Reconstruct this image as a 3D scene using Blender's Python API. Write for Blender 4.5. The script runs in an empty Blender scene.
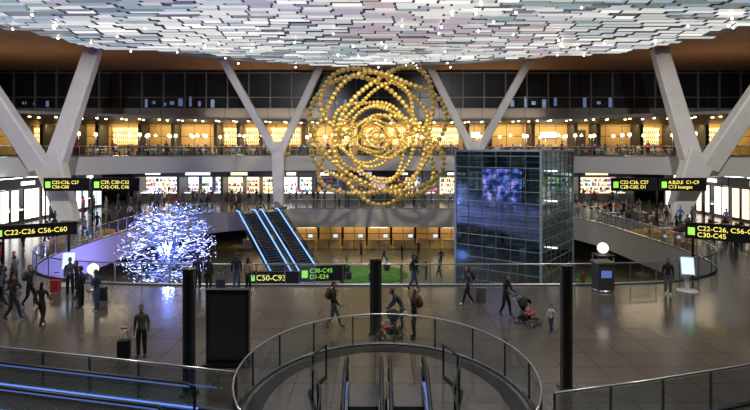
import bpy, bmesh, math, random
from mathutils import Vector, Matrix
random.seed(7)
S=bpy.context.scene
COL=S.collection
# ---------------------------------------------------------------- materials
def mat(name,col,rough=0.5,metal=0.0,em=None,es=0.0,spec=None):
    m=bpy.data.materials.new(name); m.use_nodes=True
    b=m.node_tree.nodes['Principled BSDF']
    b.inputs['Base Color'].default_value=(*col,1); b.inputs['Roughness'].default_value=rough
    b.inputs['Metallic'].default_value=metal
    if em is not None:
        b.inputs['Emission Color'].default_value=(*em,1); b.inputs['Emission Strength'].default_value=es
    if spec is not None: b.inputs['Specular IOR Level'].default_value=spec
    return m
def noisy(name,c1,c2,scale,rough=0.5,stretch=(1,1,1),metal=0):
    m=mat(name,c1,rough,metal); nt=m.node_tree; b=nt.nodes['Principled BSDF']
    tc=nt.nodes.new('ShaderNodeTexCoord'); mp=nt.nodes.new('ShaderNodeMapping')
    mp.inputs['Scale'].default_value=stretch
    nt.links.new(tc.outputs['Object'],mp.inputs['Vector'])
    n=nt.nodes.new('ShaderNodeTexNoise'); n.inputs['Scale'].default_value=scale; n.inputs['Detail'].default_value=4
    nt.links.new(mp.outputs[0],n.inputs['Vector'])
    r=nt.nodes.new('ShaderNodeValToRGB'); r.color_ramp.elements[0].color=(*c1,1); r.color_ramp.elements[1].color=(*c2,1)
    r.color_ramp.elements[0].position=.35; r.color_ramp.elements[1].position=.65
    nt.links.new(n.outputs['Fac'],r.inputs[0]); nt.links.new(r.outputs[0],b.inputs['Base Color'])
    return m
def tiles(name,c1,c2,cm,w,h,rough,mortar=0.01,offset=0.0,axis='xy',metal=0.0):
    m=mat(name,c1,rough,metal); nt=m.node_tree; b=nt.nodes['Principled BSDF']
    tc=nt.nodes.new('ShaderNodeTexCoord'); sx=nt.nodes.new('ShaderNodeSeparateXYZ'); cx=nt.nodes.new('ShaderNodeCombineXYZ')
    nt.links.new(tc.outputs['Object'],sx.inputs[0])
    a,c={'xy':(0,1),'xz':(0,2),'yz':(1,2)}[axis]
    nt.links.new(sx.outputs[a],cx.inputs[0]); nt.links.new(sx.outputs[c],cx.inputs[1])
    br=nt.nodes.new('ShaderNodeTexBrick'); br.offset=offset
    br.inputs['Scale'].default_value=1; br.inputs['Brick Width'].default_value=w; br.inputs['Row Height'].default_value=h
    br.inputs['Mortar Size'].default_value=mortar
    br.inputs['Color1'].default_value=(*c1,1); br.inputs['Color2'].default_value=(*c2,1); br.inputs['Mortar'].default_value=(*cm,1)
    nt.links.new(cx.outputs[0],br.inputs['Vector']); nt.links.new(br.outputs['Color'],b.inputs['Base Color'])
    return m
def glass(name,tint,refl=0.12,rough=0.02,facing=0.5,gc=(.9,.95,1)):
    m=bpy.data.materials.new(name); m.use_nodes=True; nt=m.node_tree; nt.nodes.clear()
    o=nt.nodes.new('ShaderNodeOutputMaterial'); t=nt.nodes.new('ShaderNodeBsdfTransparent'); g=nt.nodes.new('ShaderNodeBsdfGlossy')
    t.inputs[0].default_value=(*tint,1); g.inputs['Roughness'].default_value=rough; g.inputs['Color'].default_value=(*gc,1)
    lw=nt.nodes.new('ShaderNodeLayerWeight'); lw.inputs[0].default_value=facing
    ma=nt.nodes.new('ShaderNodeMath'); ma.operation='MULTIPLY_ADD'; ma.inputs[1].default_value=0.35; ma.inputs[2].default_value=refl
    mx=nt.nodes.new('ShaderNodeMixShader')
    nt.links.new(lw.outputs['Fresnel'],ma.inputs[0]); nt.links.new(ma.outputs[0],mx.inputs[0])
    nt.links.new(t.outputs[0],mx.inputs[1]); nt.links.new(g.outputs[0],mx.inputs[2]); nt.links.new(mx.outputs[0],o.inputs[0])
    return m
M_floor=tiles('floor_tile',(.098,.084,.072),(.118,.101,.087),(.035,.031,.028),1.2,1.2,.17,.014)
M_floor.node_tree.nodes['Principled BSDF'].inputs['Specular IOR Level'].default_value=.6
M_lfloor=tiles('lower_floor_tile',(.27,.25,.17),(.32,.29,.20),(.15,.14,.10),1.5,1.5,.2,.015)
M_fascia=mat('fascia_panel',(.52,.52,.51),.35)
M_white=noisy('column_paint',(.74,.73,.72),(.80,.79,.78),1.2,.45)
M_wood=noisy('wood_ceiling',(.34,.18,.085),(.45,.25,.12),3,.45,(1,.12,1))
M_woodw=tiles('wood_wall',(.66,.45,.17),(.80,.58,.26),(.18,.09,.03),2.4,1.5,.5,.05,.0,'xz')
M_dark=mat('dark_metal',(.02,.02,.023),.35,.6)
M_black=mat('black_plastic',(.012,.012,.013),.4)
M_steel=mat('brushed_steel',(.55,.56,.58),.28,1)
M_dsteel=mat('dark_steel',(.22,.23,.25),.25,1)
M_gray=mat('grey_panel',(.16,.165,.17),.5)
M_lgray=mat('light_grey_frame',(.42,.47,.49),.4,.2)
M_dgray=mat('charcoal_panel',(.05,.052,.056),.45)
M_glass=glass('clear_glass',(.84,.90,.90),.06)
M_tglass=glass('darker_glass',(.50,.56,.58),.10)  # darker tint than clear_glass, for the side balustrades
M_wglass=mat('dark_window_glass',(.010,.014,.02),.3,0,spec=.4)
M_boxglass=glass('tinted_glass',(.34,.47,.52),.26,.08,.5,(.72,.88,.95))
M_warm=mat('lamp_warm',(1,.8,.5),.5,0,(1,.72,.36),14)
M_white_em=mat('lamp_white',(1,1,1),.5,0,(1,.97,.92),6)
M_railrefl=mat('rail_reflection_blue',(.1,.3,1),.5,0,(.16,.3,.9),1.0)
M_escled=mat('escalator_led',(.1,.3,1),.5,0,(.2,.42,1),2.2)
M_bluedim=mat('blue_glow_dim',(.1,.2,.5),.5,0,(.16,.28,.8),.4)
M_yellow=mat('sign_yellow',(.9,.75,.05),.5,0,(1,.88,.2),1.15)
M_green=mat('sign_green',(.3,.8,.1),.5,0,(.45,1,.12),.8)
M_gold=mat('gold_bead',(1.0,.78,.27),.30,.85)
M_screen=mat('screen_glow',(.4,.6,.9),.4,0,(.55,.75,1),1.3)
# ---------------------------------------------------------------- mesh builder
class MB:
    def __init__(s): s.v=[];s.f=[];s.m=[];s.sm=[];s.mats=[]
    def mi(s,m):
        if m not in s.mats: s.mats.append(m)
        return s.mats.index(m)
    def add(s,vs,fs,m,smooth=False,X=None):
        o=len(s.v); i=s.mi(m)
        for p in vs:
            p=Vector(p)
            s.v.append(tuple(X@p if X is not None else p))
        for f in fs: s.f.append([o+k for k in f]); s.m.append(i); s.sm.append(smooth)
    def box(s,c,d,m,rz=0,X=None,taper=1.0):
        hx,hy,hz=d[0]/2,d[1]/2,d[2]/2
        vs=[]
        ca,sa=math.cos(rz),math.sin(rz)
        for z,t in((-hz,1),(hz,taper)):
            for x,y in((-hx,-hy),(hx,-hy),(hx,hy),(-hx,hy)):
                x*=t;y*=t
                vs.append((c[0]+x*ca-y*sa,c[1]+x*sa+y*ca,c[2]+z))
        s.add(vs,[(3,2,1,0),(4,5,6,7),(0,1,5,4),(1,2,6,5),(2,3,7,6),(3,0,4,7)],m,False,X)
    def tube(s,path,r,m,n=8,closed=False,r2=None,cap=True,X=None):
        P=[Vector(p) for p in path]; k=len(P); vs=[]; fs=[]
        for i,p in enumerate(P):
            if closed: t=P[(i+1)%k]-P[i-1]
            else: t=P[min(i+1,k-1)]-P[max(i-1,0)]
            t.normalize()
            up=Vector((0,0,1)) if abs(t.z)<.95 else Vector((0,1,0))
            a=t.cross(up).normalized(); b=a.cross(t)
            rr=r if r2 is None else r+(r2-r)*i/max(1,k-1)
            for j in range(n):
                th=2*math.pi*j/n
                vs.append(p+a*math.cos(th)*rr+b*math.sin(th)*rr)
        kk=k if closed else k-1
        for i in range(kk):
            for j in range(n):
                fs.append((i*n+j,i*n+(j+1)%n,((i+1)%k)*n+(j+1)%n,((i+1)%k)*n+j))
        if cap and not closed:
            fs.append(tuple(range(n))[::-1]); fs.append(tuple((k-1)*n+j for j in range(n)))
        s.add(vs,fs,m,n>5,X)
    def cyl(s,p0,p1,r,m,n=12,r2=None,X=None): s.tube([p0,p1],r,m,n,False,r2,True,X)
    def sph(s,c,r,m,u=10,w=7,sc=(1,1,1),X=None,keep=None):
        vs=[(c[0],c[1],c[2]+r*sc[2])]
        for i in range(1,w):
            ph=math.pi*i/w
            for j in range(u):
                th=2*math.pi*j/u
                vs.append((c[0]+r*sc[0]*math.sin(ph)*math.cos(th),c[1]+r*sc[1]*math.sin(ph)*math.sin(th),c[2]+r*sc[2]*math.cos(ph)))
        vs.append((c[0],c[1],c[2]-r*sc[2])); L=len(vs)-1; fs=[]
        for j in range(u): fs.append((0,1+j,1+(j+1)%u))
        for i in range(w-2):
            for j in range(u):
                a=1+i*u+j; b=1+i*u+(j+1)%u
                fs.append((a,a+u,b+u,b))
        for j in range(u): fs.append((L,L-u+(j+1)%u,L-u+j))
        if keep:
            fs=[f for f in fs if keep(sum((Vector(vs[k]) for k in f),Vector())/len(f)-Vector(c))]
        s.add(vs,fs,m,True,X)
    def poly(s,pts,m): s.add(pts,[tuple(range(len(pts)))],m)
    def ribbon(s,path,z0,z1,m,closed=False):
        k=len(path); vs=[(p[0],p[1],z0) for p in path]+[(p[0],p[1],z1) for p in path]
        fs=[(i,(i+1)%k,k+(i+1)%k,k+i) for i in range(k if closed else k-1)]
        s.add(vs,fs,m)
    def beam(s,p0,p1,w0,w1,d0,d1,m,bevel=.2):
        P0,P1=Vector(p0),Vector(p1); vs=[]
        t=(P1-P0).normalized(); yv=Vector((0,1,0)); yv=(yv-t*yv.dot(t)).normalized(); xv=yv.cross(t)
        for p,w,d in((P0,w0,d0),(P1,w1,d1)):
            bw=min(w,d)*bevel
            for x,y in((-w/2+bw,-d/2),(w/2-bw,-d/2),(w/2,-d/2+bw),(w/2,d/2-bw),(w/2-bw,d/2),(-w/2+bw,d/2),(-w/2,d/2-bw),(-w/2,-d/2+bw)):
                vs.append(p+xv*x+yv*y)
        fs=[(i,(i+1)%8,8+(i+1)%8,8+i) for i in range(8)]+[tuple(range(7,-1,-1)),tuple(range(8,16))]
        s.add(vs,fs,m)
    def mesh(s,name):
        me=bpy.data.meshes.new(name); me.from_pydata(s.v,[],s.f)
        for m in s.mats: me.materials.append(m)
        me.polygons.foreach_set('material_index',s.m); me.polygons.foreach_set('use_smooth',s.sm); me.update()
        return me
    def obj(s,name,loc=(0,0,0),rz=0,parent=None,fix=True):
        me=s.mesh(name)
        if fix:
            bm=bmesh.new(); bm.from_mesh(me); bmesh.ops.recalc_face_normals(bm,faces=bm.faces); bm.to_mesh(me); bm.free()
        o=bpy.data.objects.new(name,me); o.location=loc; o.rotation_euler=(0,0,rz); COL.objects.link(o)
        if parent: o.parent=parent
        return o
def inst(name,me,loc,rz=0,sc=1):
    o=bpy.data.objects.new(name,me); o.location=loc; o.rotation_euler=(0,0,rz); o.scale=(sc,)*3; COL.objects.link(o); return o
def slab(name,outer,holes,z0,z1,mtop,mside,mbot):
    cu=bpy.data.curves.new(name+'_c','CURVE'); cu.dimensions='2D'; cu.fill_mode='BOTH'; cu.extrude=(z1-z0)/2
    for pl in [outer]+holes:
        sp=cu.splines.new('POLY'); sp.points.add(len(pl)-1)
        for i,p in enumerate(pl): sp.points[i].co=(p[0],p[1],0,1)
        sp.use_cyclic_u=True
    o=bpy.data.objects.new(name+'_c',cu); COL.objects.link(o)
    dg=bpy.context.evaluated_depsgraph_get(); me=bpy.data.meshes.new_from_object(o.evaluated_get(dg))
    bpy.data.objects.remove(o)
    me.name=name; me.materials.clear()
    for m in(mtop,mside,mbot): me.materials.append(m)
    zc=(z0+z1)/2
    bm=bmesh.new(); bm.from_mesh(me); bmesh.ops.recalc_face_normals(bm,faces=bm.faces)
    for f in bm.faces:
        zs=[v.co.z for v in f.verts]; f.smooth=False
        f.material_index=1 if max(zs)-min(zs)>1e-3 else (0 if zs[0]>0 else 2)
    for v in bm.verts: v.co.z+=zc
    bm.to_mesh(me); bm.free()
    ob=bpy.data.objects.new(name,me); COL.objects.link(ob); return ob
# ---------------------------------------------------------------- world + camera
w=bpy.data.worlds.new('World'); S.world=w; w.use_nodes=True
w.node_tree.nodes['Background'].inputs[0].default_value=(.10,.12,.16,1); w.node_tree.nodes['Background'].inputs[1].default_value=.25
cam=bpy.data.cameras.new('Camera'); co=bpy.data.objects.new('Camera',cam); COL.objects.link(co)
co.location=(0,0,7); co.rotation_euler=(math.radians(90),0,0); cam.lens=24.96; cam.sensor_width=36; cam.shift_y=-55/750
cam.clip_end=500; S.camera=co
S.view_settings.view_transform='Standard'; S.view_settings.exposure=0
# ---------------------------------------------------------------- shell
def sellipse(cx,cy,a,bn,bf,nn,nf,N=96):
    out=[]
    for i in range(N):
        t=2*math.pi*i/N; c,s_=math.cos(t),math.sin(t)
        n,b=(nf,bf) if s_>0 else (nn,bn)
        out.append((cx+a*math.copysign(abs(c)**(2/n),c),cy+b*math.copysign(abs(s_)**(2/n),s_)))
    return out
VOID=sellipse(0,44.5,21.5,17.5,17.5,5,3)
PIT=[(-.95,7),(1.55,7),(1.55,14.6),(-.95,14.6)]
slab('floor',[(-58,-8),(58,-8),(58,84),(-58,84)],[VOID,PIT],-2.2,0,M_floor,M_fascia,M_gray)
mb=MB(); mb.box((0,38,-5.35),(116,92,.3),M_lfloor); mb.obj('floor_lower')
L=[(-57.9,40),(-46,44),(-36,50),(-28,56),(-20,61),(-12,65)]
R=[(-x,y) for x,y in L[::-1]]
def smooth_path(P,k=6):
    out=[]
    for i in range(len(P)-1):
        p0,p1,p2,p3=[Vector(P[max(0,min(len(P)-1,j))]) for j in(i-1,i,i+1,i+2)]
        for j in range(k):
            t=j/k
            out.append(tuple(.5*((2*p1)+(-p0+p2)*t+(2*p0-5*p1+4*p2-p3)*t*t+(-p0+3*p1-3*p2+p3)*t**3)))
    out.append(tuple(P[-1])); return out
MEZ=smooth_path(L+[(0,66.2)]+R,5)
slab('mezzanine_floor',MEZ+[(57.9,84),(-57.9,84)],[],4.4,6.3,M_gray,M_fascia,M_gray)
slab('mezzanine_ceiling',[(x,y+2.5) for x,y in MEZ]+[(57.9,84),(-57.9,84)],[],10.7,11.0,M_gray,M_gray,M_dgray)
mb=MB(); mb.box((0,-2.7,5.1),(40,9.8,.6),M_floor)
for x in(-15,-5,5,15): mb.cyl((x,-2,0),(x,-2,4.9),.4,M_white,20)
mb.obj('viewing_deck')
mb=MB(); mb.box((0,38,17.65),(116,92,.3),M_wood); mb.obj('ceiling')
for nm,x in(('wall_left',-58),('wall_right',58)):
    mb=MB(); mb.box((x,38,6),(.2,92,23.2),M_gray); mb.obj(nm)
mb=MB(); mb.box((0,-8,6),(116,.2,23.2),M_gray); mb.obj('wall_near')
mb=MB(); mb.box((0,84,2),(116,.2,15),M_gray); mb.obj('wall_far')
mb=MB(); mb.box((0,76,8.5),(115,.3,4.4),M_woodw); mb.obj('wall_restaurant')
mb=MB(); mb.box((0,75,2.2),(115,.3,4.3),M_dgray); mb.obj('wall_shops')
mb=MB()
M_winrefl=mat('window_reflection_glow',(.3,.4,.7),.5,0,(.25,.38,.75),.22)  # blue reflections in the panes, painted as faintly glowing patches
mb.box((0,68.3,14.9),(115,.1,5),M_wglass)
for i in range(-20,21):
    x=i*2.8+.3
    mb.box((x,68.1,14.9),(.10,.3,5),M_gray)
    if i%2: mb.box((x+1.4,68.15,14.9),(.05,.2,5),M_dark)
for z in(12.45,13.9,17.1): mb.box((0,68.1,z),(115,.25,.10),M_gray)
for x0,x1 in((-30,-21),(-5,-1),(18,24),(27.5,31),(-46,-42)):
    x=x0
    while x<x1:
        mb.box((x,68.2,13.0+random.random()*.4),(.3+.3*random.random(),.04,.3+random.random()*1.2),M_winrefl); x+=.9+random.random()
mb.obj('window_clerestory')
M_span=tiles('spandrel_panel',(.17,.17,.17),(.20,.20,.20),(.05,.05,.05),2.8,1.8,.4,.04,0,'xz')
mb=MB(); mb.box((0,68.2,11.6),(115,.5,1.7),M_span); mb.obj('trim_spandrel')
mb=MB(); M_amber=mat('amber_niche',(1,.7,.3),.5,0,(1,.70,.28),1.8)
x=-50
while x<50:
    wv=random.choice((3.2,4.6,6))
    mb.box((x,74.3,8.5),(.45,2.8,4.3),M_dgray)
    t=random.random()
    if t<.45:
        mb.box((x+wv/2,75.7,9.0),(wv*.7,.1,2.3),M_amber)
        for z in(8.0,8.7,9.4): 
            mb.box((x+wv/2,75.5,z),(wv*.74,.4,.06),M_dark)
            k=-wv*.33
            while k<wv*.33: mb.cyl((x+wv/2+k,75.45,z+.03),(x+wv/2+k,75.45,z+.4),.06,M_dgray,6); k+=.3
    elif t<.62: mb.box((x+wv/2,75.6,8.4),(wv*.5,.15,3.0),M_dgray)
    elif t<.78: mb.box((x+wv/2,75.6,9.2),(wv*.4,.12,.8),M_screen)
    x+=wv
mb.obj('restaurant_bar_shelving')
mb=MB()
for i in range(-22,23):
    for dy in(4,5.6):
        x=i*2.0+random.uniform(-.3,.3); yy=min(74,66-abs(x)**1.5*.055+dy)
        mb.cyl((x,yy,10.62),(x,yy,10.7),.14,M_warm,8)
mb.obj('recessed_downlights')
# ceiling louvre panels: long horizontal light strips with dark shadow gaps
pm=[]
for i,(c,s_) in enumerate([((.80,.86,.88),.58),((.58,.74,.92),.48),((.92,.91,.86),.74),((.50,.60,.66),.26),((.80,.68,.86),.46),((.56,.80,.78),.38),((.97,.95,.90),1.0),((.5,.56,.62),.12),((.92,.72,.74),.46)]):
    pm.append(mat('ceiling_light_panel_%d'%i,(.4,.4,.4),.4,0,c,s_))
mb=MB(); M_lip=mat('panel_edge',(.16,.17,.19),.4,0,(.7,.78,.85),.02)
def inside(x,y): return (x/34)**2+((y-24)/37.5)**2<1
y=-6.0; row=0
while y<62:
    st=.8 if y>30 else 1.2; wd_=st*.66
    x=-36+(row%2)*1.1+(row%3)*.4
    while x<35:
        l=random.choice((1.6,2.2,2.2,3.3)) if y>30 else 2.4
        if inside(x+l*.5,y+.4):
            z=16.95+.22*math.sin(x*.23+y*.11)+.15*math.sin(y*.35)+random.uniform(-.02,.02)
            bias=math.sin(x*.16+1)*math.cos(y*.21)+random.uniform(-.5,.5); b2=math.sin(x*.11-y*.17+2)+random.uniform(-.5,.5)
            if bias>.2: ch=(0,2,6,2,0)
            elif b2>.6: ch=(4,8,4,0,2)
            elif b2<-.5: ch=(1,5,1,3,0)
            else: ch=(0,3,7,5,2,0)
            m=pm[random.choice(ch)]
            mb.poly([(x,y,z+.05),(x+l-.18,y,z+.05),(x+l-.18,y+wd_,z-.02),(x,y+wd_,z-.02)],m)
            mb.poly([(x,y,z+.05),(x+l-.18,y,z+.05),(x+l-.18,y,z+.22),(x,y,z+.22)],M_lip)
        x+=l
    y+=st; row+=1
el=[(34.2*math.cos(t),24+37.7*math.sin(t),17.15) for t in [2*math.pi*i/128 for i in range(128)]]
mb.tube(el,.22,M_lgray,6,True)
el2=[(34.4*math.cos(t),24+37.9*math.sin(t),17.42) for t in [2*math.pi*i/128 for i in range(128)]]
mb.poly(el2,M_dgray)
mb.obj('ceiling_light_panels',fix=False)
mb=MB(); M_spot=mat('ceiling_spot',(1,1,1),.5,0,(1,.85,.6),16)
for i in range(80):
    x,y=random.uniform(-32,32),random.uniform(34,61)
    if inside(x,y): mb.cyl((x,y,16.5),(x,y,16.62),.07,M_spot,8)
mb.obj('ceiling_spotlights')
# ---------------------------------------------------------------- Y columns
def ycol(x,y,jx,jz,tips,wb,wj,wt,d):
    mb=MB()
    mb.beam((x,y,0),(jx,y,jz),wb,wj,d,d,M_white,.12)
    for tx,ty,sx in tips:
        mb.beam((jx+sx*wj*.24,y,jz-1.2),(tx,ty,17.5),wj*.62,wt,d*.98,d*.7,M_white,.12)
    mb.cyl((x,y,0),(x,y,.25),wb*.85,M_steel,20)
    mb.obj('y_shaped_column')
ycol(-29.6,50.5,-31.8,6.6,[(-29.2,54,1),(-37,45,-1)],1.5,2.9,1.6,1.4)
ycol(29.0,50.5,31.6,6.6,[(29.5,54,-1),(37,45,1)],1.5,2.9,1.6,1.4)
ycol(-11.7,63.2,-11.8,8.0,[(-17.7,60.5,-1),(-7,66,1)],1.2,1.5,.85,1.0)
ycol(12.2,63.2,12.2,8.0,[(18,60.5,1),(7,66,-1)],1.2,1.5,.85,1.0)
# ---------------------------------------------------------------- balustrades
def resample(P,step,closed=False):
    Q=[Vector((p[0],p[1],0)) for p in P]
    if closed: Q.append(Q[0])
    out=[Q[0]]; acc=0
    for a,b in zip(Q,Q[1:]):
        l=(b-a).length; t=step-acc
        while t<=l: out.append(a+(b-a)*t/l); t+=step
        acc=(acc+l)%step if l>0 else acc
    if not closed and (out[-1]-Q[-1]).length>.1: out.append(Q[-1])
    return out
def rail(name,P,z,h=1.1,step=1.5,closed=False,rr=.035,post=M_steel,top=M_steel,gl=None,pw=.05):
    mb=MB(); gl=gl or M_glass
    Q=[(p[0],p[1]) for p in P]
    mb.ribbon(Q,z+.08,z+h-.06,gl,closed)
    mb.tube([(p[0],p[1],z+h) for p in Q],rr,top,8,closed)
    mb.tube([(p[0],p[1],z+.05) for p in Q],.05,post,4,closed)
    for p in resample(P,step,closed): mb.box((p.x,p.y,z+h/2),(pw,pw,h),post)
    return mb.obj(name,fix=False)
VO=[((x)*1.006,44.5+(y-44.5)*1.008) for x,y in VOID]
gap=lambda p: -17.6<p[0]<-11.2 and p[1]>55
idx=[i for i,p in enumerate(VO) if gap(p)]
s0=max(idx)+1; path=[VO[(s0+i)%96] for i in range(96-len(idx))]
rail('glass_balustrade',path,0)
rail('glass_balustrade',[(x,y-.1) for x,y in MEZ if abs(x)<50],6.3)
AR=[math.radians(-35+250*i/40) for i in range(41)]
arc=[(.3+4.0*math.cos(t),14.2+4.5*math.sin(t)) for t in AR]
rail('glass_balustrade',arc,0,1.1,1.5,rr=.03,post=M_dsteel,pw=.05)
rail('glass_balustrade',[(-16,16.4),(-11,15.5),(-7,14.6),(-3.75,13.8)],0,1.1,1.6,rr=.035,post=M_dsteel,gl=M_tglass)
rail('glass_balustrade',[(4.35,12.6),(7,13.3),(10,14.2),(14,15.6)],0,1.1,1.6,rr=.035,post=M_dsteel,gl=M_tglass)
rail('glass_balustrade',[(-1.2,9),(-1.35,13),(-1.9,15.0),(-1.5,16.0)],0,1.0,.9,rr=.03,post=M_black,top=M_black)
rail('glass_balustrade',[(1.8,9),(1.95,13),(2.5,15.0),(2.1,16.0)],0,1.0,.9,rr=.03,post=M_black,top=M_black)
mb=MB()
def ringp(k): return [(.3+(4.0+k)*math.cos(t),14.2+(4.5+k)*math.sin(t)) for t in AR]
a,b=ringp(-.65),ringp(-.2)
for i in range(40): mb.poly([(*a[i],.012),(*a[i+1],.012),(*b[i+1],.012),(*b[i],.012)],M_black)
mb.obj('trim_floor_ring')
mb=MB()
A=Vector((-16,15.4,0)); B=Vector((-4.7,12.8,0)); d=(B-A); Ln=d.length; d.normalize(); n=Vector((-d.y,d.x,0)); rz=math.atan2(d.y,d.x)
mid=(A+B)/2
mb.box((mid.x,mid.y,.06),(Ln,1.5,.12),M_dgray,rz)
k=0
while k<Ln-.3:
    p=A+d*(k+.15); mb.box((p.x,p.y,.13),(.04,1.0,.02),M_steel,rz); k+=.4
for sgn in(-.62,.62):
    q=mid+n*sgn
    mb.box((q.x,q.y,.22),(Ln,.16,.2),M_dsteel,rz); mb.box((q.x,q.y,.34),(Ln,.04,.02),M_railrefl,rz)  # glowing blue strips stand in for reflections along the rails
    mb.box((q.x,q.y,.6),(Ln-.4,.02,.6),M_glass,rz); mb.box((q.x,q.y,.88),(Ln-.5,.03,.03),M_bluedim,rz)
    e0=A+d*.1+n*sgn; e1=B-d*.1+n*sgn
    mb.tube([(e0.x,e0.y,.3),(e0.x,e0.y,.85),(e0.x+d.x*.2,e0.y+d.y*.2,.95),(e1.x-d.x*.2,e1.y-d.y*.2,.95),(e1.x,e1.y,.85),(e1.x,e1.y,.3)],.045,M_black,8)
mb.obj('moving_walkway')
# ---------------------------------------------------------------- escalators
def escalator(top,bot,zt,zb,w=1.2,led=None,plate=None):
    led=led or M_escled; plate=plate or M_steel
    T=Vector((*top,0)); Bv=Vector((*bot,0)); d=Bv-T; Ln=d.length; rz=math.atan2(d.y,d.x)
    X=Matrix.Translation((T.x,T.y,0))@Matrix.Rotation(rz,4,'Z')
    def z(s_):
        if s_<1: return zt
        if s_>Ln-1: return zb
        return zt+(zb-zt)*(s_-1)/(Ln-2)
    mb=MB()
    mb.box((.4,0,zt-.05),(1.3,w,.1),plate,0,X); mb.box((Ln-.4,0,zb+.03),(1.3,w,.08),plate,0,X)
    s_=1.0
    while s_<Ln-1:
        zz=z(s_+.2); mb.box((s_+.2,0,zz-.12),(.4,w-.1,.24),M_dgray,0,X)
        mb.box((s_+.4,0,zz-.01),(.04,w-.12,.03),plate,0,X); s_+=.4
    for yy in(-w/2-.1,w/2+.1):
        P=[(0,zt),(1,zt),(Ln-1,zb),(Ln,zb)]
        for lo,hi,t,m in((-.7,.18,.16,plate),(.18,.88,.02,M_glass),(.19,.26,.07,led)):
            vs=[];k=len(P)
            for s1 in(-t/2,t/2):
                for px_,pz in P: vs.append((px_,yy+s1,pz+max(lo,-.7 if pz>zb+.1 else -.0)))
                for px_,pz in P: vs.append((px_,yy+s1,pz+hi))
            fs=[]
            for o_ in(0,2*k):
                for i in range(k-1): fs.append((o_+i,o_+i+1,o_+k+i+1,o_+k+i))
            for i in range(k-1):
                fs.append((i,i+1,2*k+i+1,2*k+i)); fs.append((k+i,k+i+1,3*k+i+1,3*k+i))
            mb.add(vs,fs,m,False,X)
        pts=[(.1,yy,zt+.25),(-.2,yy,zt+.45),(-.25,yy,zt+.7),(-.05,yy,zt+.9),(.3,yy,zt+.95),(1,yy,zt+.95),(Ln-1,yy,zb+.95),(Ln-.3,yy,zb+.95),(Ln+.05,yy,zb+.9),(Ln+.25,yy,zb+.7),(Ln+.2,yy,zb+.45),(Ln-.1,yy,zb+.25)]
        mb.tube(pts,.055,M_black,8,X=X)
    return mb.obj('escalator')
dv=Vector((7.3,-11.5)).normalized(); nv=Vector((-dv.y,dv.x))
for k in(-1,1):
    t0=Vector((-13.6,59.4))+nv*k*1.35; b0=Vector((-6.6,48.0))+nv*k*1.35
    escalator(t0,b0,0.02,-5.2,1.7)
for x in(-.32,.92): escalator((x,15.2),(x,5.2),.02,-5.2,.8,M_bluedim,M_dsteel)
# ---------------------------------------------------------------- glass lift enclosure
C0=Vector((11.5,36)); C1=Vector((6.2,40)); C3=Vector((15.9,41.8)); C2=C1+C3-C0
mb=MB(); z0,z1=-5.2,6.95
cs=[C0,C3,C2,C1]
mb.ribbon([tuple(c) for c in cs],z0,z1,M_boxglass,True)
mb.poly([(c.x,c.y,z1) for c in cs],M_dgray)
for i in range(4):
    a,b=cs[i],cs[(i+1)%4]; e=b-a; l=e.length; nn=max(5,int(l/.95)); rz=math.atan2(e.y,e.x)
    for k in range(nn):
        p=a+e*k/nn; mb.box((p.x,p.y,(z0+z1)/2),(.05 if k else .16,.07 if k else .16,z1-z0),M_gray if k else M_lgray,rz)
    zz=z0; q=0
    while zz<z1+.01:
        m_=(a+b)/2; mb.box((m_.x,m_.y,zz),(l,.08,.04),M_dgray if q%2 else M_lgray,rz); zz+=.42; q+=1
    m_=(a+b)/2; mb.box((m_.x,m_.y,z1),(l+.1,.16,.14),M_lgray,rz)
cc=(C0+C2)/2
rzb=math.atan2((C1-C0).y,(C1-C0).x)
for k in(-1.6,1.6):
    p=cc+(C1-C0).normalized()*k
    mb.box((p.x,p.y,.8),(.25,3.4,11.6),M_lgray,rzb)
    mb.box((p.x,p.y,1.2+k),(1.8,1.8,2.4),M_lgray,rzb)
    mb.box((p.x,p.y,2.35+k),(1.6,1.6,.06),M_white_em,rzb)
for zf in(0,3.4,5.6):
    mb.box((cc.x,cc.y,zf),(5.4,5.9,.18),M_lgray,rzb)
    for k in(-1.8,0,1.8): mb.box((cc.x+k,cc.y-k*.7-1.6,zf-.13),(.9,.12,.06),M_white_em,rzb)
mb.obj('glass_lift_enclosure')
M_vio=bpy.data.materials.new('video_wall'); M_vio.use_nodes=True; nt=M_vio.node_tree; bs=nt.nodes['Principled BSDF']; bs.inputs['Base Color'].default_value=(.02,.02,.05,1)
nz=nt.nodes.new('ShaderNodeTexNoise'); nz.inputs['Scale'].default_value=1.9; nz.inputs['Detail'].default_value=5
rp=nt.nodes.new('ShaderNodeValToRGB'); rp.color_ramp.elements[0].color=(.01,.03,.06,1); rp.color_ramp.elements[0].position=.43
e=rp.color_ramp.elements.new(.53); e.color=(.10,.14,.6,1); rp.color_ramp.elements[-1].color=(.8,.4,1,1); rp.color_ramp.elements[-1].position=.64
tcn=nt.nodes.new('ShaderNodeTexCoord'); nt.links.new(tcn.outputs['Object'],nz.inputs['Vector']); nt.links.new(nz.outputs['Fac'],rp.inputs[0]); nt.links.new(rp.outputs[0],bs.inputs['Emission Color']); bs.inputs['Emission Strength'].default_value=2.2
pd=(C1-C0).normalized(); inn=(C3-C0).normalized(); p=C0+pd*3.1+inn*.5
mb=MB(); mb.box((0,0,0),(3.0,.12,2.4),M_vio); mb.box((0,.1,0),(3.1,.1,2.5),M_dark); mb.box((0,.1,-2.7),(.2,.1,3.2),M_dark)
mb.obj('video_screen',(p.x,p.y,4.4),math.atan2((C0-C1).y,(C0-C1).x))
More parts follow.
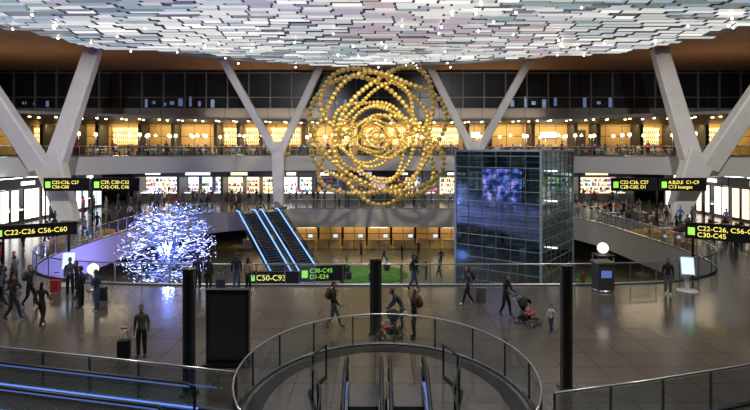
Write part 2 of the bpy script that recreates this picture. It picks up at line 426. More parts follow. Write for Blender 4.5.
# ---------------------------------------------------------------- gold bead sculpture
mb=MB(); cx,cy,cz=.1,45,8.2; sc=45/520
def ringpts(a,b,rot,tilt,ax,lob=0,dx=0,dz=0,N=400,lk=4,ph=0):
    out=[]
    Rt=Matrix.Rotation(tilt,3,Vector((math.cos(ax),0,math.sin(ax))))
    for i in range(N):
        t=2*math.pi*i/N; k=1+lob*math.cos(lk*t+ph)
        x,z=a*math.cos(t)*k,b*math.sin(t)*k
        p=Vector((x*math.cos(rot)-z*math.sin(rot),0,x*math.sin(rot)+z*math.cos(rot)))
        p=Rt@p; out.append(Vector((p.x+dx,p.y+6*math.sin(3*t),p.z+dz)))
    return out
def beads(P,r):
    tot=sum((P[i]-P[i-1]).length for i in range(len(P))); n=int(tot/(2*r)); st=tot/n; acc=0; nxt=0
    for i in range(len(P)):
        a,b=P[i],P[(i+1)%len(P)]; l=(b-a).length
        while nxt<=acc+l and nxt<tot-st*.5:
            q=a+(b-a)*((nxt-acc)/l); mb.sph((cx+q.x*sc,cy+q.y*sc,cz+q.z*sc),r*sc*.98,M_gold,10,7); nxt+=st
        acc+=l
D=math.radians
for spec in [(66,56,D(20),D(10),0,.07,2,4,2.7,4,0),(70,46,D(72),D(12),1,.07,10,0,2.7,3,1),(72,46,D(-42),D(12),2,.06,-3,0,2.7,3,0),(62,38,D(8),D(-14),1.2,.10,4,-22,2.6,3,2),(56,32,D(-14),D(14),1.2,.08,-4,30,2.6,3,0),
    (48,38,D(70),D(14),1,.12,3,2,2.1,3,0),(42,34,D(-60),D(14),2,.11,-3,-2,2.1,3,1),(37,28,D(10),D(12),2,.10,-2,0,2.0,4,1),(31,25,D(40),D(12),.3,.09,0,2,1.8,3,2),(25,20,D(-30),D(14),.8,.09,2,-1,1.7,3,1),(19,15,D(20),D(10),1.4,.08,0,0,1.6,4,0),(13,11,D(-40),D(10),2.2,.06,0,0,1.4,3,0),(8,7,0,D(8),0,0,0,0,1.3,3,0),(4,4,0,0,0,0,0,0,1.1,3,0)]:
    a,b,rot,tl,ax,lob,dx,dz,r,lk,ph=spec; beads(ringpts(a,b,rot,tl,ax,lob,dx,dz,lk=lk,ph=ph),r)
for x in(-4,4): mb.cyl((cx+x,cy,cz+3.4),(cx+x*.9,cy,16.6),.01,M_dark,5)
mb.obj('gold_bead_sculpture')
# ---------------------------------------------------------------- illuminated tree sculpture
mb=MB(); tc_=(-12.7,32,1.1)
lm=[mat('tree_led_white',(1,1,1),.5,0,(.75,.86,1),2.6),mat('tree_led_blue',(.2,.3,1),.5,0,(.20,.34,1),2.2),mat('tree_led_violet',(.5,.3,1),.5,0,(.42,.34,1),2.0),mat('tree_silver',(.35,.42,.6),.25,1)]
mb.cyl((tc_[0],tc_[1],-5.2),(tc_[0],tc_[1],1),.3,lm[3],12,.15)
for i in range(2300):
    th=random.uniform(0,2*math.pi); u=random.uniform(-1,1); rr=random.uniform(.4,1)**.5
    if math.sin(th*5+u*4)*math.cos(u*9+th*2)>.55: continue
    r=2.75*rr*math.sqrt(1-u*u*.95)*(1.08 if u<0 else 1)*random.uniform(.94,1.07); zz=tc_[2]+2.75*u*rr
    th2=th+random.uniform(.04,.16)
    p0=(tc_[0]+r*math.cos(th),tc_[1]+r*math.sin(th),zz); p1=(tc_[0]+r*math.cos(th2),tc_[1]+r*math.sin(th2),zz+random.uniform(-.07,.07))
    m=random.choices(lm,(4,4,2,5))[0]
    mb.tube([p0,p1],random.uniform(.008,.02),m,4)
for i in range(40):
    th=random.uniform(0,2*math.pi); u=random.uniform(-.8,1); r=2.6*math.sqrt(1-u*u*.9)
    mb.tube([(tc_[0],tc_[1],tc_[2]-1.5),(tc_[0]+r*.5*math.cos(th),tc_[1]+r*.5*math.sin(th),tc_[2]+u*1.6),(tc_[0]+r*math.cos(th),tc_[1]+r*math.sin(th),tc_[2]+2.6*u)],.04,lm[3],5,r2=.01)
mb.cyl((tc_[0],tc_[1],-5.2),(tc_[0],tc_[1],-4.8),2.2,lm[1],28,1.6)
mb.obj('illuminated_tree_sculpture',fix=False)
# ---------------------------------------------------------------- lights
def light(kind,name,loc,en,col,size=.5,sy=None,rot=(0,0,0),spot=None,aim=None):
    l=bpy.data.lights.new(name,kind); l.energy=en; l.color=col
    if kind=='AREA':
        l.size=size
        if sy: l.shape='RECTANGLE'; l.size_y=sy
    else: l.shadow_soft_size=size
    if spot: l.spot_size=spot; l.spot_blend=.6
    o=bpy.data.objects.new(name,l); o.location=loc; o.rotation_euler=rot; COL.objects.link(o)
    if aim: o.rotation_euler=(Vector(aim)-Vector(loc)).to_track_quat('-Z','Y').to_euler()
    return o
light('POINT','tree_glow_fill',(-12.7,32,1.1),2200,(.2,.26,1),.3)
light('POINT','tree_glow_fill',(-17.5,38,-1.0),1300,(.28,.22,1),.4)  # added lamp off the tree, makes the violet glow on the void wall
for x in(-15,0,15):
    light('SPOT','hall_fill_spot',(x,18,16.2),3300,(1,.92,.82),.4,spot=D(105))  # added fill lamps above the view, brighten the floor
light('SPOT','sculpture_fill_spot',(-6,26,16.2),15000,(1,.85,.5),.3,spot=D(30),aim=(.1,45,8.5))  # this pair is added fill so the gold beads read brighter
light('SPOT','sculpture_fill_spot',(8,28,16.2),12000,(1,.85,.5),.3,spot=D(32),aim=(.1,45,8.5))
for sx in(-1,1):
    light('SPOT','column_fill_spot',(sx*22,26,16.2),12000,(1,.95,.9),.3,spot=D(46),aim=(sx*31,50,8))  # added front fill on the columns, no fixtures modelled
    light('SPOT','column_fill_spot',(sx*9,36,16.2),8000,(1,.95,.9),.3,spot=D(44),aim=(sx*12,63,9))
light('SPOT','lift_fill_spot',(3,18,16.2),5500,(.8,1,1),.3,spot=D(30),aim=(10.5,38,2))  # added fill to lighten the lift glass and its frame
for x,y in((-38,54),(38,54),(-14,67),(14,67)): light('AREA','ceiling_fill_uplight',(x,y,11.15),250,(1,.76,.54),16,.3,(math.pi-.15,0,0))  # added fill thrown upward to brighten the wood ceiling
for x in(-44,-22,0,22,44): light('AREA','wall_washer',(x,73.6,10.5),620,(1,.72,.34),20,.25,(D(35),0,0))
for x in(-32,-20,-7,7,20,32): light('AREA','restaurant_light',(x,{32:57,20:64,7:69}[abs(x)],10.65),450,(1,.82,.55),10,.3)
for x,y in((-26,66),(-10,69),(10,69),(26,66),(-34,56),(34,56)): light('AREA','shop_light',(x,y,4.35),280,(1,.93,.84),10,1.2)
for x,y in((-12,66),(0,66),(12,66)): light('AREA','lower_light',(x,y,-2.25),130,(1,.74,.36),10,1)
for x,y in((-26,45),(26,45),(-26,32),(26,32)): light('AREA','lower_light',(x,y,-2.25),120,(1,.85,.6),6,2)
light('SPOT','carpet_fill_spot',(0,50,16.2),2800,(1,1,.85),.3,spot=D(50),aim=(-1,51,-5))  # added fill aimed at the green carpet
# ---------------------------------------------------------------- storefronts
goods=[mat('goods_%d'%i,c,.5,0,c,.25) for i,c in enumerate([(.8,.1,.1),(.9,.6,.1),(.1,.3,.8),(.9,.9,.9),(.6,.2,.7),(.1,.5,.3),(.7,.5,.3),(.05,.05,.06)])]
def shop_em(c,s_): return mat('shop_backlight',(.8,.8,.8),.5,0,c,s_)
EM=[shop_em((1,.96,.90),2.1),shop_em((1,.78,.45),1.6),shop_em((.75,.85,1),1.6),shop_em((.65,.45,1),1.0),shop_em((1,.86,.65),1.4)]
def storefront(x,y,rz,wd,em,dark=False,lightbox=False):
    mb=MB(); h=4.2; depth=random.choice((2.2,3.1,3.1))
    mb.box((0,3.2,h/2),(wd,.1,h),M_gray)
    n=random.choice((1,2,3)); 
    for i in range(n):
        xx=-wd/2+wd*(i+.5)/n; pw=wd/n*random.uniform(.65,.92); ph=random.uniform(1.4,2.9)
        if not dark or i%2: mb.box((xx,depth,2.2),(pw,.06,ph),em)
        for z in(.7,1.3,1.9,2.5,3.1)[:random.choice((3,4,5))]:
            mb.box((xx,depth-.25,z),(pw,.4,.05),M_steel)
            k=-pw/2+.1
            while k<pw/2-.1:
                ww=random.uniform(.1,.4); hh=random.uniform(.15,.5); mb.box((xx+k+ww/2,depth-.25,z+.03+hh/2),(ww*.9,.25,hh),random.choice(goods)); k+=ww+random.uniform(0,.35)
    for xx in(-wd/2,wd/2): mb.box((xx,1.6,h/2),(.25,3.3,h),M_gray)
    mb.box((0,0,3.75),(wd,.3,.9),M_dgray)
    mb.box((random.uniform(-.2,.2)*wd,-.17,3.75),(wd*random.uniform(.2,.6),.04,random.uniform(.25,.5)),em)
    if lightbox:
        for xx in(-wd*.36,-wd*.12,wd*.2,wd*.4): mb.box((xx,-.05,1.7),(wd*.15,.12,2.9),em); mb.box((xx,.03,1.7),(wd*.17,.1,3.1),M_dark)
    for i in range(3):
        xx=-wd/2+wd*(i+.5)/3; mb.box((xx,1.2,.5),(1.2,.7,1.0),M_gray); mb.box((xx,1.2,1.05),(1.1,.6,.1),em)
        for q in range(3): mb.box((xx-.3+q*.3,1.2,1.25),(.18,.18,.3),random.choice(goods))
    mb.box((0,1.6,h-.03),(wd*.9,.25,.05),M_white_em)
    mb.obj('storefront',(x,y,0),rz)
xs=-33
k=0
seq=[0,2,1,0,4,3,4,1,3,2,0,1,4,0]
while xs<33:
    wd=random.choice((5,6,4.5,7.5)); storefront(xs+wd/2,71.3,0,wd-.1,EM[seq[k%14]],abs(xs)<10); xs+=wd; k+=1
for i,y in enumerate((50,56,62)):
    storefront(-34.2,y,math.pi/2,5.8,EM[(0,0,2)[i]],False,True); storefront(36.2,y,-math.pi/2,5.8,EM[(1,4,0)[i]],False,True)
def counter(x,y,lit):
    mb=MB(); mb.box((0,0,.55),(2.6,.8,1.1),M_woodw); mb.box((0,-.05,1.12),(2.8,1.0,.06),M_steel); mb.box((0,2.2,1.4),(2.8,.15,2.8),M_woodw)
    if lit: mb.box((0,2.1,2.3),(2.2,.06,.18),EM[1])
    mb.cyl((.8,0,1.15),(.8,0,1.45),.03,M_dark); mb.box((.8,-.02,1.55),(.5,.05,.35),M_screen)
    mb.obj('service_counter',(x,y,-5.2))
for i in range(-5,7): counter(i*3.1+.5,64.5,i%3==0)
mb=MB(); M_lawn=noisy('green_carpet',(.10,.34,.05),(.20,.50,.08),2,.8)
mb.cyl((-.6,51,-5.2),(-.6,51,-5.14),3.8,M_lawn,40); mb.cyl((18,50,-5.2),(18,50,-5.14),3,M_lawn,40); mb.obj('green_carpet')
CLB=mat('plant_stem',(.12,.07,.03),.8)
def plant(x,y,z):
    mb=MB(); mb.cyl((0,0,0),(0,0,.6),.25,M_dgray,14,.34); mb.cyl((0,0,.6),(0,0,1.2),.04,CLB,6)
    for i in range(26):
        a=random.uniform(0,6.28); e_=random.uniform(.2,1.2); l=random.uniform(.5,.9); q=Vector((math.cos(a)*math.cos(e_),math.sin(a)*math.cos(e_),math.sin(e_)))
        b=Vector((0,0,random.uniform(.8,1.25))); m1=b+q*l*.6; m2=b+q*l+Vector((0,0,-.25*l)); sd=q.cross(Vector((0,0,1))).normalized()*.05
        mb.add([b,m1-sd,m2,m1+sd],[(0,1,2,3)],M_lawn)
    mb.obj('potted_plant',(x,y,z))
for x,y in((-2.5,49),(-.3,48.5),(1.2,52.5),(-2.8,52),(17,49),(19,50)): plant(x,y,-5.14)
# ---------------------------------------------------------------- signs
def sign(c,rz,wd,h,txt,posts=(),zf=0,tm=M_yellow,ts=.5):
    mb=MB(); mb.box((0,0,0),(wd,.16,h),M_black); mb.box((0,0,h/2+.03),(wd+.04,.2,.05),M_dark)
    for p in posts: mb.cyl((p,.02,zf-c[2]),(p,.02,h/2),.07,M_dark,10); mb.box((p,.02,zf-c[2]+.03),(.5,.4,.06),M_dark)
    mb.box((-wd/2+h*.35,-.085,0),(h*.4,.01,h*.5),M_green)
    s_=mb.obj('wayfinding_sign',c,rz)
    lines=txt.split('\n')
    for i,t in enumerate(lines):
        cu=bpy.data.curves.new('text','FONT'); cu.body=t; cu.size=ts; cu.align_y='CENTER'; cu.extrude=.004
        o=bpy.data.objects.new('text',cu); cu.materials.append(tm); COL.objects.link(o); o.parent=s_
        o.location=(-wd/2+h*.68,-.095,(len(lines)/2-.5-i)*ts*.98); o.rotation_euler=(math.pi/2,0,0)
sign((-28.45,48,3.8),0,4.2,1.15,'C22-C26, C27\nC56-C60',(-2,),0,ts=.42)
sign((-23.9,48,3.8),0,4.3,1.15,'C29, C30-C32\nC42-C45, C46',(-2.2,),0,ts=.44)
sign((23.9,48,3.8),0,4.2,1.15,'C22-C26, C27\nC28-C60, D1',(2.15,),0,ts=.44)
sign((28.4,48,3.8),0,4.3,1.15,'A,B,D,E  C1-C9\nC13 lounges',(2,),0,ts=.44)
sign((-18.4,28.3,2.6),math.atan2(2.8,2.4)*.62,3.8,.66,'C22-C26 C56-C60',(-1.5,1.5),0,ts=.37)
sign((18.5,27.4,2.6),-.62,3.7,.82,'C22-C26, C56-C60\nC30-C45',(-1.5,1.5),0,ts=.35)
sign((-7.0,36,-1.85),0,3.5,.8,'C50-C93',(-1.5,1.5),-5.2,ts=.55)
sign((-3.6,35.6,-1.45),.12,3.1,1.0,'C30-C45\nD1-E24',(1.3,),-5.2,tm=M_green,ts=.42)
# ---------------------------------------------------------------- pylons, kiosks
def pylon(x,y,h,w_=.36):
    mb=MB(); mb.box((0,0,.04),(w_+.14,w_+.14,.08),M_dsteel); mb.box((0,0,h/2),(w_,w_*.8,h),M_dgray); mb.box((0,-w_*.4-.005,h/2),(w_*.5,.02,h*.96),M_black)
    for sx in(-1,1): mb.box((sx*w_*.5,-w_*.3,h/2),(.025,.06,h),M_dsteel)
    mb.box((0,0,h+.03),(w_+.05,w_*.8+.05,.06),M_dsteel)
    mb.obj('ventilation_pylon',(x,y,0))
pylon(0.03,19.9,2.8,.42); pylon(5.62,15.3,3.55,.28); pylon(-5.32,14.9,3.55,.28)
mb=MB(); mb.box((0,0,.05),(1.5,.7,.1),M_dark); mb.box((0,0,1.25),(1.38,.22,2.3),M_black); mb.box((0,-.12,1.25),(1.2,.02,2.1),M_dgray)
mb.box((0,.12,1.4),(1.2,.02,1.7),M_screen); mb.box((0,0,2.43),(1.42,.26,.06),M_dark); mb.obj('advertising_totem',(-4.8,17.0,0))
M_globe=mat('globe_lamp',(1,1,1),.4,0,(1,.88,.7),1.4)
mb=MB(); mb.cyl((0,0,0),(0,0,.1),.5,M_steel,20); mb.box((0,0,.75),(.8,.8,1.3),M_dgray); mb.box((0,-.41,.9),(.5,.02,.35),M_bluedim); mb.box((0,0,1.43),(.9,.9,.08),M_steel)
for a_ in(-.36,.36): mb.cyl((a_,-.36,1.45),(a_,-.36,1.75),.03,M_steel); mb.cyl((a_,.36,1.45),(a_,.36,1.75),.03,M_steel)
mb.box((0,0,1.78),(.85,.85,.06),M_dark); mb.sph((0,0,2.12),.27,M_globe,18,12); mb.obj('globe_lamp_kiosk',(11.35,25.9,0))
mb=MB(); mb.cyl((0,0,0),(0,0,.08),.3,M_steel,18); mb.cyl((0,0,.08),(0,0,.8),.07,M_steel); mb.sph((0,0,1.05),.27,M_globe,18,12); mb.obj('globe_floor_lamp',(-14.1,26,0))
def infoscreen(x,y,rz):
    mb=MB(); X=Matrix.Translation((0,0,1.25))@Matrix.Rotation(D(-18),4,'X')
    mb.cyl((0,0,0),(0,0,.05),.5,M_white,24); mb.box((0,.1,.6),(.18,.1,1.2),M_white); mb.box((0,0,0),(.62,.07,.9),M_white,0,X); mb.box((0,-.04,0),(.54,.01,.8),M_screen,0,X)
    mb.obj('touchscreen_kiosk',(x,y,0),rz)
infoscreen(15.5,25.8,-.3); infoscreen(-15.9,27,.3)
# ---------------------------------------------------------------- furniture
mb=MB(); mb.cyl((0,0,.72),(0,0,.76),.42,M_white,20); mb.cyl((0,0,.03),(0,0,.72),.035,M_steel); mb.cyl((0,0,0),(0,0,.03),.26,M_steel,16)
mb.cyl((.1,.1,.76),(.1,.1,.88),.035,goods[3]); mb.cyl((-.15,0,.76),(-.15,0,.78),.1,goods[3]); ME_table=mb.mesh('dining_table')
MC=[]
for c in((.28,.14,.07),(.6,.56,.5),(.6,.56,.5)):
    mb=MB(); M_ch=mat('chair_seat',c,.5)
    mb.box((0,0,.44),(.44,.44,.06),M_ch); mb.box((0,.21,.72),(.42,.05,.36),M_ch)
    for a_ in(-.19,.19):
        mb.cyl((a_,-.19,0),(a_,-.19,.42),.018,M_steel,6); mb.cyl((a_,.21,0),(a_,.21,.9),.018,M_steel,6)
    MC.append(mb.mesh('dining_chair'))
mb=MB(); mb.cyl((0,0,0),(0,0,.04),.22,M_dark,14); mb.cyl((0,0,.04),(0,0,2.3),.025,M_steel,8)
mb.cyl((0,0,2.3),(0,0,2.62),.2,mat('lamp_shade',(1,.85,.6),.6,0,(1,.78,.5),7),14,.14); mb.cyl((0,0,2.62),(0,0,2.68),.04,M_dark); ME_lamp=mb.mesh('floor_lamp')
# ---------------------------------------------------------------- people
SK=[mat('skin_light',(.55,.33,.23),.5),mat('skin_tan',(.36,.2,.12),.5),mat('skin_dark',(.14,.075,.045),.5)]
HR=mat('hair_black',(.012,.01,.009),.45); HB=mat('hair_brown',(.07,.035,.018),.5)
M_eye=mat('eye_dark',(.01,.01,.01),.2); M_lipc=mat('lips',(.35,.12,.1),.5); M_shoe=mat('shoe',(.03,.028,.026),.4); M_shoew=mat('shoe_white',(.6,.6,.6),.5)
CL={n:mat('cloth_'+n,c,.85) for n,c in dict(black=(.015,.015,.018),navy=(.025,.035,.08),grey=(.12,.12,.125),white=(.6,.6,.58),red=(.45,.03,.03),tan=(.3,.22,.14),denim=(.06,.09,.17),olive=(.09,.09,.05),blue=(.08,.16,.38),brown=(.1,.055,.03)).items()}
def pose(kind):
    J=dict(pel=(0,0,.95),wai=(0,0,1.09),che=(0,0,1.27),upc=(0,.005,1.41),nec=(0,0,1.49),hdb=(0,-.01,1.58))
    for s_,n in((1,'L'),(-1,'R')):
        J['sh'+n]=(s_*.165,0,1.41); J['el'+n]=(s_*.215,.03,1.14); J['wr'+n]=(s_*.225,-.05,.90); J['pa'+n]=(s_*.225,-.075,.83)
        J['hi'+n]=(s_*.09,0,.88); J['kn'+n]=(s_*.10,-.02,.49); J['an'+n]=(s_*.105,.02,.085); J['to'+n]=(s_*.12,-.15,.035)
    if kind=='walk':
        J.update(knL=(.095,-.16,.51),anL=(.095,-.24,.10),toL=(.1,-.41,.06),knR=(-.095,.03,.48),anR=(-.095,.27,.14),toR=(-.1,.14,.035),
          elL=(.22,.13,1.16),wrL=(.23,.13,.92),paL=(.23,.11,.855),elR=(-.22,-.09,1.15),wrR=(-.21,-.25,.97),paR=(-.20,-.30,.92),pel=(0,0,.94))
    if kind=='push':
        J.update(knL=(.095,-.13,.51),anL=(.095,-.18,.09),toL=(.1,-.34,.04),knR=(-.095,.03,.48),anR=(-.095,.22,.12),toR=(-.1,.08,.035),
          upc=(0,-.05,1.40),nec=(0,-.07,1.48),hdb=(0,-.10,1.56),shL=(.165,-.04,1.40),shR=(-.165,-.04,1.40),
          elL=(.22,-.12,1.14),wrL=(.2,-.36,1.06),paL=(.19,-.43,1.05),elR=(-.22,-.12,1.14),wrR=(-.2,-.36,1.06),paR=(-.19,-.43,1.05))
    if kind=='lean':
        J.update(wai=(0,-.06,1.07),che=(0,-.17,1.20),upc=(0,-.27,1.29),nec=(0,-.33,1.35),hdb=(0,-.39,1.41),shL=(.165,-.26,1.28),shR=(-.165,-.26,1.28),
          elL=(.2,-.34,1.03),wrL=(.16,-.5,.88),paL=(.14,-.56,.85),elR=(-.2,-.34,1.03),wrR=(-.16,-.5,.88),paR=(-.14,-.56,.85))
    if kind=='phone':
        J.update(elL=(.21,-.02,1.14),wrL=(.1,-.24,1.20),paL=(.06,-.29,1.23),hdb=(0,-.03,1.57))
    if kind=='sit':
        J.update(pel=(0,.08,.55),wai=(0,.06,.70),che=(0,.04,.88),upc=(0,.03,1.02),nec=(0,.02,1.10),hdb=(0,0,1.19))
        for s_,n in((1,'L'),(-1,'R')):
            J['sh'+n]=(s_*.165,.03,1.02); J['el'+n]=(s_*.22,-.08,.78); J['wr'+n]=(s_*.15,-.30,.80); J['pa'+n]=(s_*.12,-.37,.80)
            J['hi'+n]=(s_*.09,.04,.52); J['kn'+n]=(s_*.11,-.38,.50); J['an'+n]=(s_*.11,-.36,.085); J['to'+n]=(s_*.12,-.52,.035)
    return J
RAD=dict(pel=(.15,.12),wai=(.14,.105),che=(.17,.125),upc=(.135,.095),nec=(.058,.058),hdb=(.055,.06),sh=(.072,.072),el=(.056,.056),wr=(.032,.028),pa=(.036,.018),hi=(.10,.105),kn=(.074,.076),an=(.056,.06),to=(.046,.035))
BON=[('pel','wai','T'),('wai','che','T'),('che','upc','T'),('upc','nec','T2'),('nec','hdb','S')]
for n in'LR': BON+=[('upc','sh'+n,'T'),('sh'+n,'el'+n,'T'),('el'+n,'wr'+n,'A'),('wr'+n,'pa'+n,'S'),('pel','hi'+n,'P'),('hi'+n,'kn'+n,'P'),('kn'+n,'an'+n,'P'),('an'+n,'to'+n,'F')]
SHIRT=mat('slot_shirt',(.1,.1,.1)); PANT=mat('slot_pants',(.1,.1,.1)); SKIN=mat('slot_skin',(.3,.2,.1)); HAIR=mat('slot_hair',(.02,.02,.02)); SHOE=mat('slot_shoe',(.03,.03,.03)); BAG=mat('slot_bag',(.03,.03,.03)); 
PM={}
def person_mesh(kind,female=False,pack=False,short=False):
    key=(kind,female,pack,short)
    if key in PM: return PM[key]
    J=pose(kind); names=list(J); ix={n:i for i,n in enumerate(names)}
    me=bpy.data.meshes.new('sk'); me.from_pydata([J[n] for n in names],[(ix[a],ix[b]) for a,b,_ in BON],[]); 
    o=bpy.data.objects.new('sk',me); COL.objects.link(o)
    sk=o.modifiers.new('s','SKIN'); sk.use_smooth_shade=True; sk.branch_smoothing=.6
    for i,n in enumerate(names):
        r=RAD.get(n) or RAD[n[:2]]
        k=1.0
        if female: k=.88 if n not in('pel','hiL','hiR') else 1.0
        me.skin_vertices[0].data[i].radius=(r[0]*k,r[1]*k); me.skin_vertices[0].data[i].use_root=(n=='pel')
    sb=o.modifiers.new('b','SUBSURF'); sb.levels=1; sb.render_levels=1
    dg=bpy.context.evaluated_depsgraph_get(); ev=bpy.data.meshes.new_from_object(o.evaluated_get(dg)); bpy.data.objects.remove(o)
    V=[v.co.copy() for v in ev.vertices]; mb=MB()
    for m in(SHIRT,PANT,SKIN,HAIR,SHOE,BAG): mb.mi(m)
    seg=[]
    for a,b,t in BON: seg.append((Vector(J[a]),Vector(J[b]),t,(RAD.get(a) or RAD[a[:2]])[0]))
    reg={'T':SHIRT,'T2':SHIRT,'S':SKIN,'A':SKIN if short else SHIRT,'P':PANT,'F':SHOE}
    off=len(mb.v); mb.v+= [tuple(v) for v in V]
    for p in ev.polygons:
        c=p.center; best=None
        for a,b,t,r in seg:
            ab=b-a; tt=max(0,min(1,(c-a).dot(ab)/ab.length_squared)); dd=(c-(a+ab*tt)).length/(r if t in('T','P') else r*.9)
            if best is None or dd<best[0]: best=(dd,t)
        mb.f.append([off+k for k in p.vertices]); mb.m.append(mb.mi(reg[best[1]])); mb.sm.append(True)
    h=Vector(J['hdb'])+Vector((0,-.012,.075)); 
    mb.sph(h,.1,SKIN,16,12,(.76,.95,1.18))
    mb.sph(h+Vector((0,-.045,-.07)),.05,SKIN,10,8,(.9,.9,.8))
    mb.sph(h+Vector((0,-.1,-.015)),.018,SKIN,8,6,(.8,1.1,1.5))
    for sx in(-1,1):
        mb.sph(h+Vector((sx*.03,-.085,.008)),.011,M_eye,8,6); mb.sph(h+Vector((sx*.077,.005,-.005)),.022,SKIN,8,6,(.4,.8,1.3))
    mb.sph(h+Vector((0,-.094,-.06)),.02,M_lipc,8,6,(1.1,.4,.35))
    mb.sph(h+Vector((0,.008,.012)),.106,HAIR,16,12,(.8,.96,1.16),keep=lambda c: not(c.y<-.015 and c.z<.055) and c.z>-.06)
    if female:
        mb.sph(h+Vector((0,.055,-.11)),.1,HAIR,12,9,(.85,.5,1.5))
    for s_,n in((1,'L'),(-1,'R')):
        w_,p=Vector(J['wr'+n]),Vector(J['pa'+n]); d=(p-w_).normalized()
        fw=Vector((0,-1,0)); fw=(fw-d*fw.dot(d))
        if fw.length<.3: fw=Vector((0,0,1))
        fw.normalize(); sd=d.cross(fw).normalized()*s_
        for k,ln in enumerate((.068,.078,.072,.056)):
            b=p+fw*(.024-.016*k)+d*.005; m1=b+d*ln*.55+sd*.004; m2=m1+d*ln*.32-sd*.018*1
            mb.tube([b,m1,m2],.0095,SKIN,6,r2=.007)
        b=w_+(p-w_)*.45+fw*.022; mb.tube([b,b+fw*.025+d*.03,b+fw*.028+d*.058],.011,SKIN,6,r2=.008)
    if pack:
        u=Vector(J['upc']); c=Vector(J['che']); q=(u+c)/2+Vector((0,.19,-.03))
        mb.sph(q,.2,BAG,12,10,(.8,.55,1.15)); mb.sph(q+Vector((0,.08,-.06)),.12,BAG,10,8,(.9,.5,.9))
        for sx in(-1,1): mb.tube([q+Vector((sx*.1,-.02,.17)),u+Vector((sx*.1,-.02,.07)),u+Vector((sx*.11,-.12,-.02)),c+Vector((sx*.13,-.12,-.05)),q+Vector((sx*.12,-.05,-.18))],.018,BAG,6)
    m=mb.mesh('person'); PM[key]=m; return m
OCC=[(-29.6,50.5),(29,50.5),(-11.7,63.2),(12.2,63.2)]
def free(x,y,r=.9): return all((x-a)**2+(y-b)**2>r*r for a,b in OCC)
def person(kind,x,y,rz=0,shirt='black',pants='denim',sk=0,fem=False,pack=False,z=0,sc=1,short=False,name='person',hair=None):
    me=person_mesh(kind,fem,pack,short); o=inst(name,me,(x,y,z),rz,sc)
    if z==0: OCC.append((x,y))
    mp=[CL[shirt],CL[pants],SK[sk],hair or (HB if sk==0 and random.random()<.5 else HR),M_shoe if random.random()<.7 else M_shoew,CL[random.choice(('black','navy','grey','brown'))]]
    for i,m in enumerate(mp): o.material_slots[i].link='OBJECT'; o.material_slots[i].material=m
    return o
def P(*a,**k): return person(*a,**k)
W,E,N_=-math.pi/2,math.pi/2,math.pi
P('walk',-1.63,20.4,E*.9,'black','grey',1,pack=True,sc=1.04)
P('stand',1.45,19.3,W,'black','black',0,pack=True,name='man',sc=1.04)
P('lean',1.05,20.3,W,'navy','denim',1)
P('walk',4.2,23.5,W,'grey','black',0,fem=True,pack=True,name='woman')
P('push',5.5,21.9,.7,'black','black',1,fem=True,name='woman')
P('walk',6.75,19.9,W*.6,'white','navy',0,sc=.62,name='child',short=True)
P('stand',-7.9,17.6,.2,'olive','black',1,name='man')
P('stand',-6.95,26.1,N_+.2,'black','denim',0,sc=1.04); P('stand',-8.25,25.8,N_-.3,'black','black',1); P('phone',-8.9,26.1,N_+.5,'navy','black',0)
P('stand',-13.0,23,W,'black','black',1,name='man',sc=1.05); P('phone',-12.2,22.8,W,'navy','denim',0); P('stand',-14.6,24.9,.4,'grey','black',1,sc=1.05); P('phone',-14.1,24.6,-1,'black','black',0)
P('walk',-15.4,23.2,E,'black','black',0,pack=True,sc=1.05); P('walk',-14.9,21.4,E,'black','navy',1,sc=1.05); P('walk',-16.6,23,W,'grey','black',2,fem=True)
P('walk',-21.3,29.6,W,'red','black',1); P('stand',-20.2,27,.6,'navy','black',0); P('walk',-13.2,20.6,N_,'black','black',0,fem=True)
P('stand',14.2,25.2,-.5,'black','grey',1); P('walk',18.2,24.6,W,'navy','black',0)
P('stand',-6.2,25.4,2.6,'tan','black',1,fem=True); P('walk',1.9,26,E,'black','denim',1)
for x,y,k,c in((-23.5,44,'walk','black'),(-22.9,41,'walk','tan'),(-22.6,46,'stand','navy'),(-25,37,'walk','grey'),(-24,51,'walk','white'),(-22.5,53,'stand','black'),(-19.5,60.5,'walk','black'),(-20,62,'stand','red')):
    P(k,x,y,random.uniform(0,6.28),c,random.choice(('black','denim','navy')),random.randint(0,2),fem=random.random()<.4)
for x,y in((2.4,47.5),(4.0,50.5),(4.8,48.8),(6.1,49.5),(4.1,53),(-1.6,60),(9,52),(-12,50),(-15,46),(15.5,46),(18,45),(1,57),(5,60),(-8,60),(12,58),(7,55),(3,58)):
    P(random.choice(('walk','stand','phone')),x,y,random.uniform(0,6.28),random.choice(list(CL)),random.choice(('black','denim','navy')),random.randint(0,2),z=-5.2)
def crowd(n,x0,x1,y0,y1):
    c=0; t=0
    while c<n and t<n*20:
        t+=1; x=random.uniform(x0,x1); y=random.uniform(y0,y1)
        if (abs(x)/21.5)**3+(abs(y-44.5)/17.5)**3<1.15 or not free(x,y): continue
        P(random.choice(('walk','stand','phone')),x,y,random.uniform(0,6.28),random.choice(list(CL)),random.choice(('black','denim','navy','tan')),random.randint(0,2),fem=random.random()<.4,pack=random.random()<.3); c+=1
def tableset(x,y,z,n):
    inst('dining_table',ME_table,(x,y,z),0)
    if z==0: OCC.append((x,y))
    a0=random.uniform(0,6.28)
    for k in range(n):
        a=a0+k*2*math.pi/n; px_,py_=x+.85*math.cos(a),y+.85*math.sin(a); r=a+math.pi/2+math.pi
        inst('dining_chair',random.choice(MC),(px_,py_,z),r)
        if z==0: OCC.append((px_,py_))
        if random.random()<.72: P('sit',px_,py_,r,random.choice(list(CL)),random.choice(('black','denim','navy')),random.randint(0,2),fem=random.random()<.4,z=z,name='seated_person')
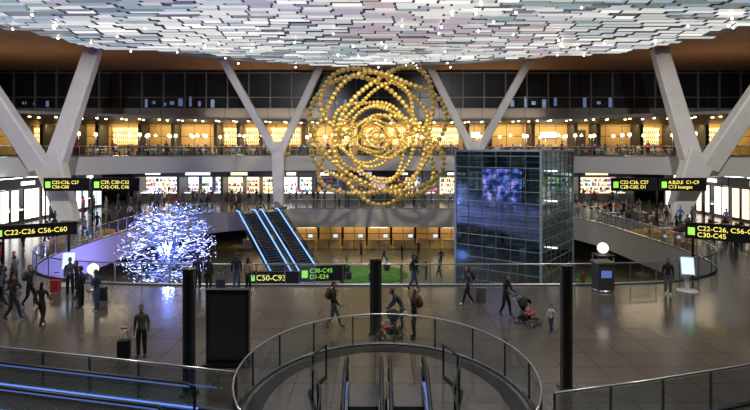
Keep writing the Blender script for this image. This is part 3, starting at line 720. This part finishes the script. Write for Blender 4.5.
for j in range(9):
    for i in range(2+(j<7)):
        x,y=23.6+i*3.2+random.uniform(-.4,.4),39+j*2.6
        if abs(x-29)<2.2 and abs(y-50.5)<2.2 or abs(y-48)<1.4: continue
        tableset(x,y,0,random.choice((2,3,4)))
crowd(36,-33,32,64.2,70.5); crowd(28,-33,-13,60,70); crowd(20,22.5,33,36,62); crowd(16,-33,-22.5,36,60); crowd(5,-21,-16,22,27)
def mez_y(x):
    for a,b in zip(MEZ,MEZ[1:]):
        if a[0]<=x<=b[0]: return a[1]+(b[1]-a[1])*(x-a[0])/(b[0]-a[0])
    return 66
for i in range(-13,14):
    x=i*2.55+random.uniform(-.4,.4)
    tableset(x,mez_y(x)+1.9,6.3,random.choice((2,3)))
    if i%2: inst('floor_lamp',ME_lamp,(x+1.25,mez_y(x)+3.0,6.3))
    x+=1.2
    inst('floor_lamp',ME_lamp,(x,min(70.4,mez_y(x)+random.uniform(4.5,7)),6.3))
    if random.random()<.8: P(random.choice(('walk','stand')),x+.6,mez_y(x)+random.uniform(.8,1.1),random.uniform(0,6),random.choice(list(CL)),'black',random.randint(0,2),z=6.3)
    if mez_y(x)<64.5: tableset(x,mez_y(x)+5,6.3,2)
    if mez_y(x)<61: tableset(x-.5,mez_y(x)+8,6.3,3); inst('floor_lamp',ME_lamp,(x+.7,mez_y(x)+9.3,6.3))
for i in range(-6,7):
    mb=MB(); mb.box((0,0,.55),(3.4,.7,1.1),M_dgray); mb.box((0,0,1.13),(3.6,.9,.06),M_steel)
    for q in range(5): mb.cyl((-1.3+q*.6,.1,1.16),(-1.3+q*.6,.1,1.5),.06,goods[q],8)
    for q in(-1,1): mb.cyl((q*.9,0,2.6),(q*.9,0,2.9),.22,M_warm,12,.06); mb.cyl((q*.9,0,2.9),(q*.9,0,4.35),.012,M_dark,5)
    mb.obj('bar_counter',(i*4.9,71.8,6.3))
def stroller(x,y,rz):
    mb=MB()
    for sx in(-.24,.24):
        for yy in(-.38,.32):
            mb.tube([(sx,yy+.12*math.cos(t),.12+.12*math.sin(t)) for t in [i*math.pi/6 for i in range(12)]],.02,M_black,6,True); mb.cyl((sx-.03,yy,.12),(sx+.03,yy,.12),.04,M_steel,8)
        mb.tube([(sx,-.38,.12),(sx,.05,.55),(sx,.45,.98),(sx,.55,1.03)],.015,M_steel,6); mb.tube([(sx,.32,.12),(sx,.05,.55),(sx,-.3,.5)],.015,M_steel,6)
    mb.tube([(-.24,.55,1.03),(.24,.55,1.03)],.022,M_black,8)
    mb.box((0,-.08,.45),(.42,.4,.07),CL['red']); 
    X=Matrix.Translation((0,.18,.68))@Matrix.Rotation(D(-20),4,'X'); mb.box((0,0,0),(.42,.06,.5),CL['black'],0,X)
    mb.sph((0,.1,.75),.34,CL['black'],14,10,(.72,1,.95),keep=lambda c:c.z>.02 and c.y>-.2)
    mb.box((0,.1,.25),(.36,.4,.14),CL['black']); mb.box((0,-.36,.3),(.36,.15,.03),CL['black'])
    mb.sph((0,.0,.6),.11,CL['white'],10,8,(1,.8,1.3)); mb.sph((0,-.02,.8),.08,SK[0],10,8)
    mb.obj('baby_stroller',(x,y,0),rz)
stroller(6.1,20.9,.75); stroller(.55,19.35,W*.8)
def suitcase(x,y,rz,m):
    mb=MB(); mb.box((0,0,.36),(.4,.24,.58),m); 
    for k in range(5): mb.box((-.14+k*.07,0,.36),(.02,.26,.54),m)
    for sx in(-.15,.15):
        for yy in(-.08,.08): mb.cyl((sx-.015,yy,.035),(sx+.015,yy,.035),.035,M_black,8)
        mb.cyl((sx*.7,.09,.65),(sx*.7,.09,1.0),.01,M_steel,6)
    mb.box((0,.09,1.0),(.26,.03,.03),M_black); mb.obj('suitcase',(x,y,0),rz)
suitcase(-8.4,17.4,.3,CL['black']); suitcase(-7.6,25.6,0,CL['navy']); suitcase(-12.6,24,0,CL['black']); suitcase(4.9,24,0,CL['grey']); suitcase(-15.6,25.4,0,CL['red'])
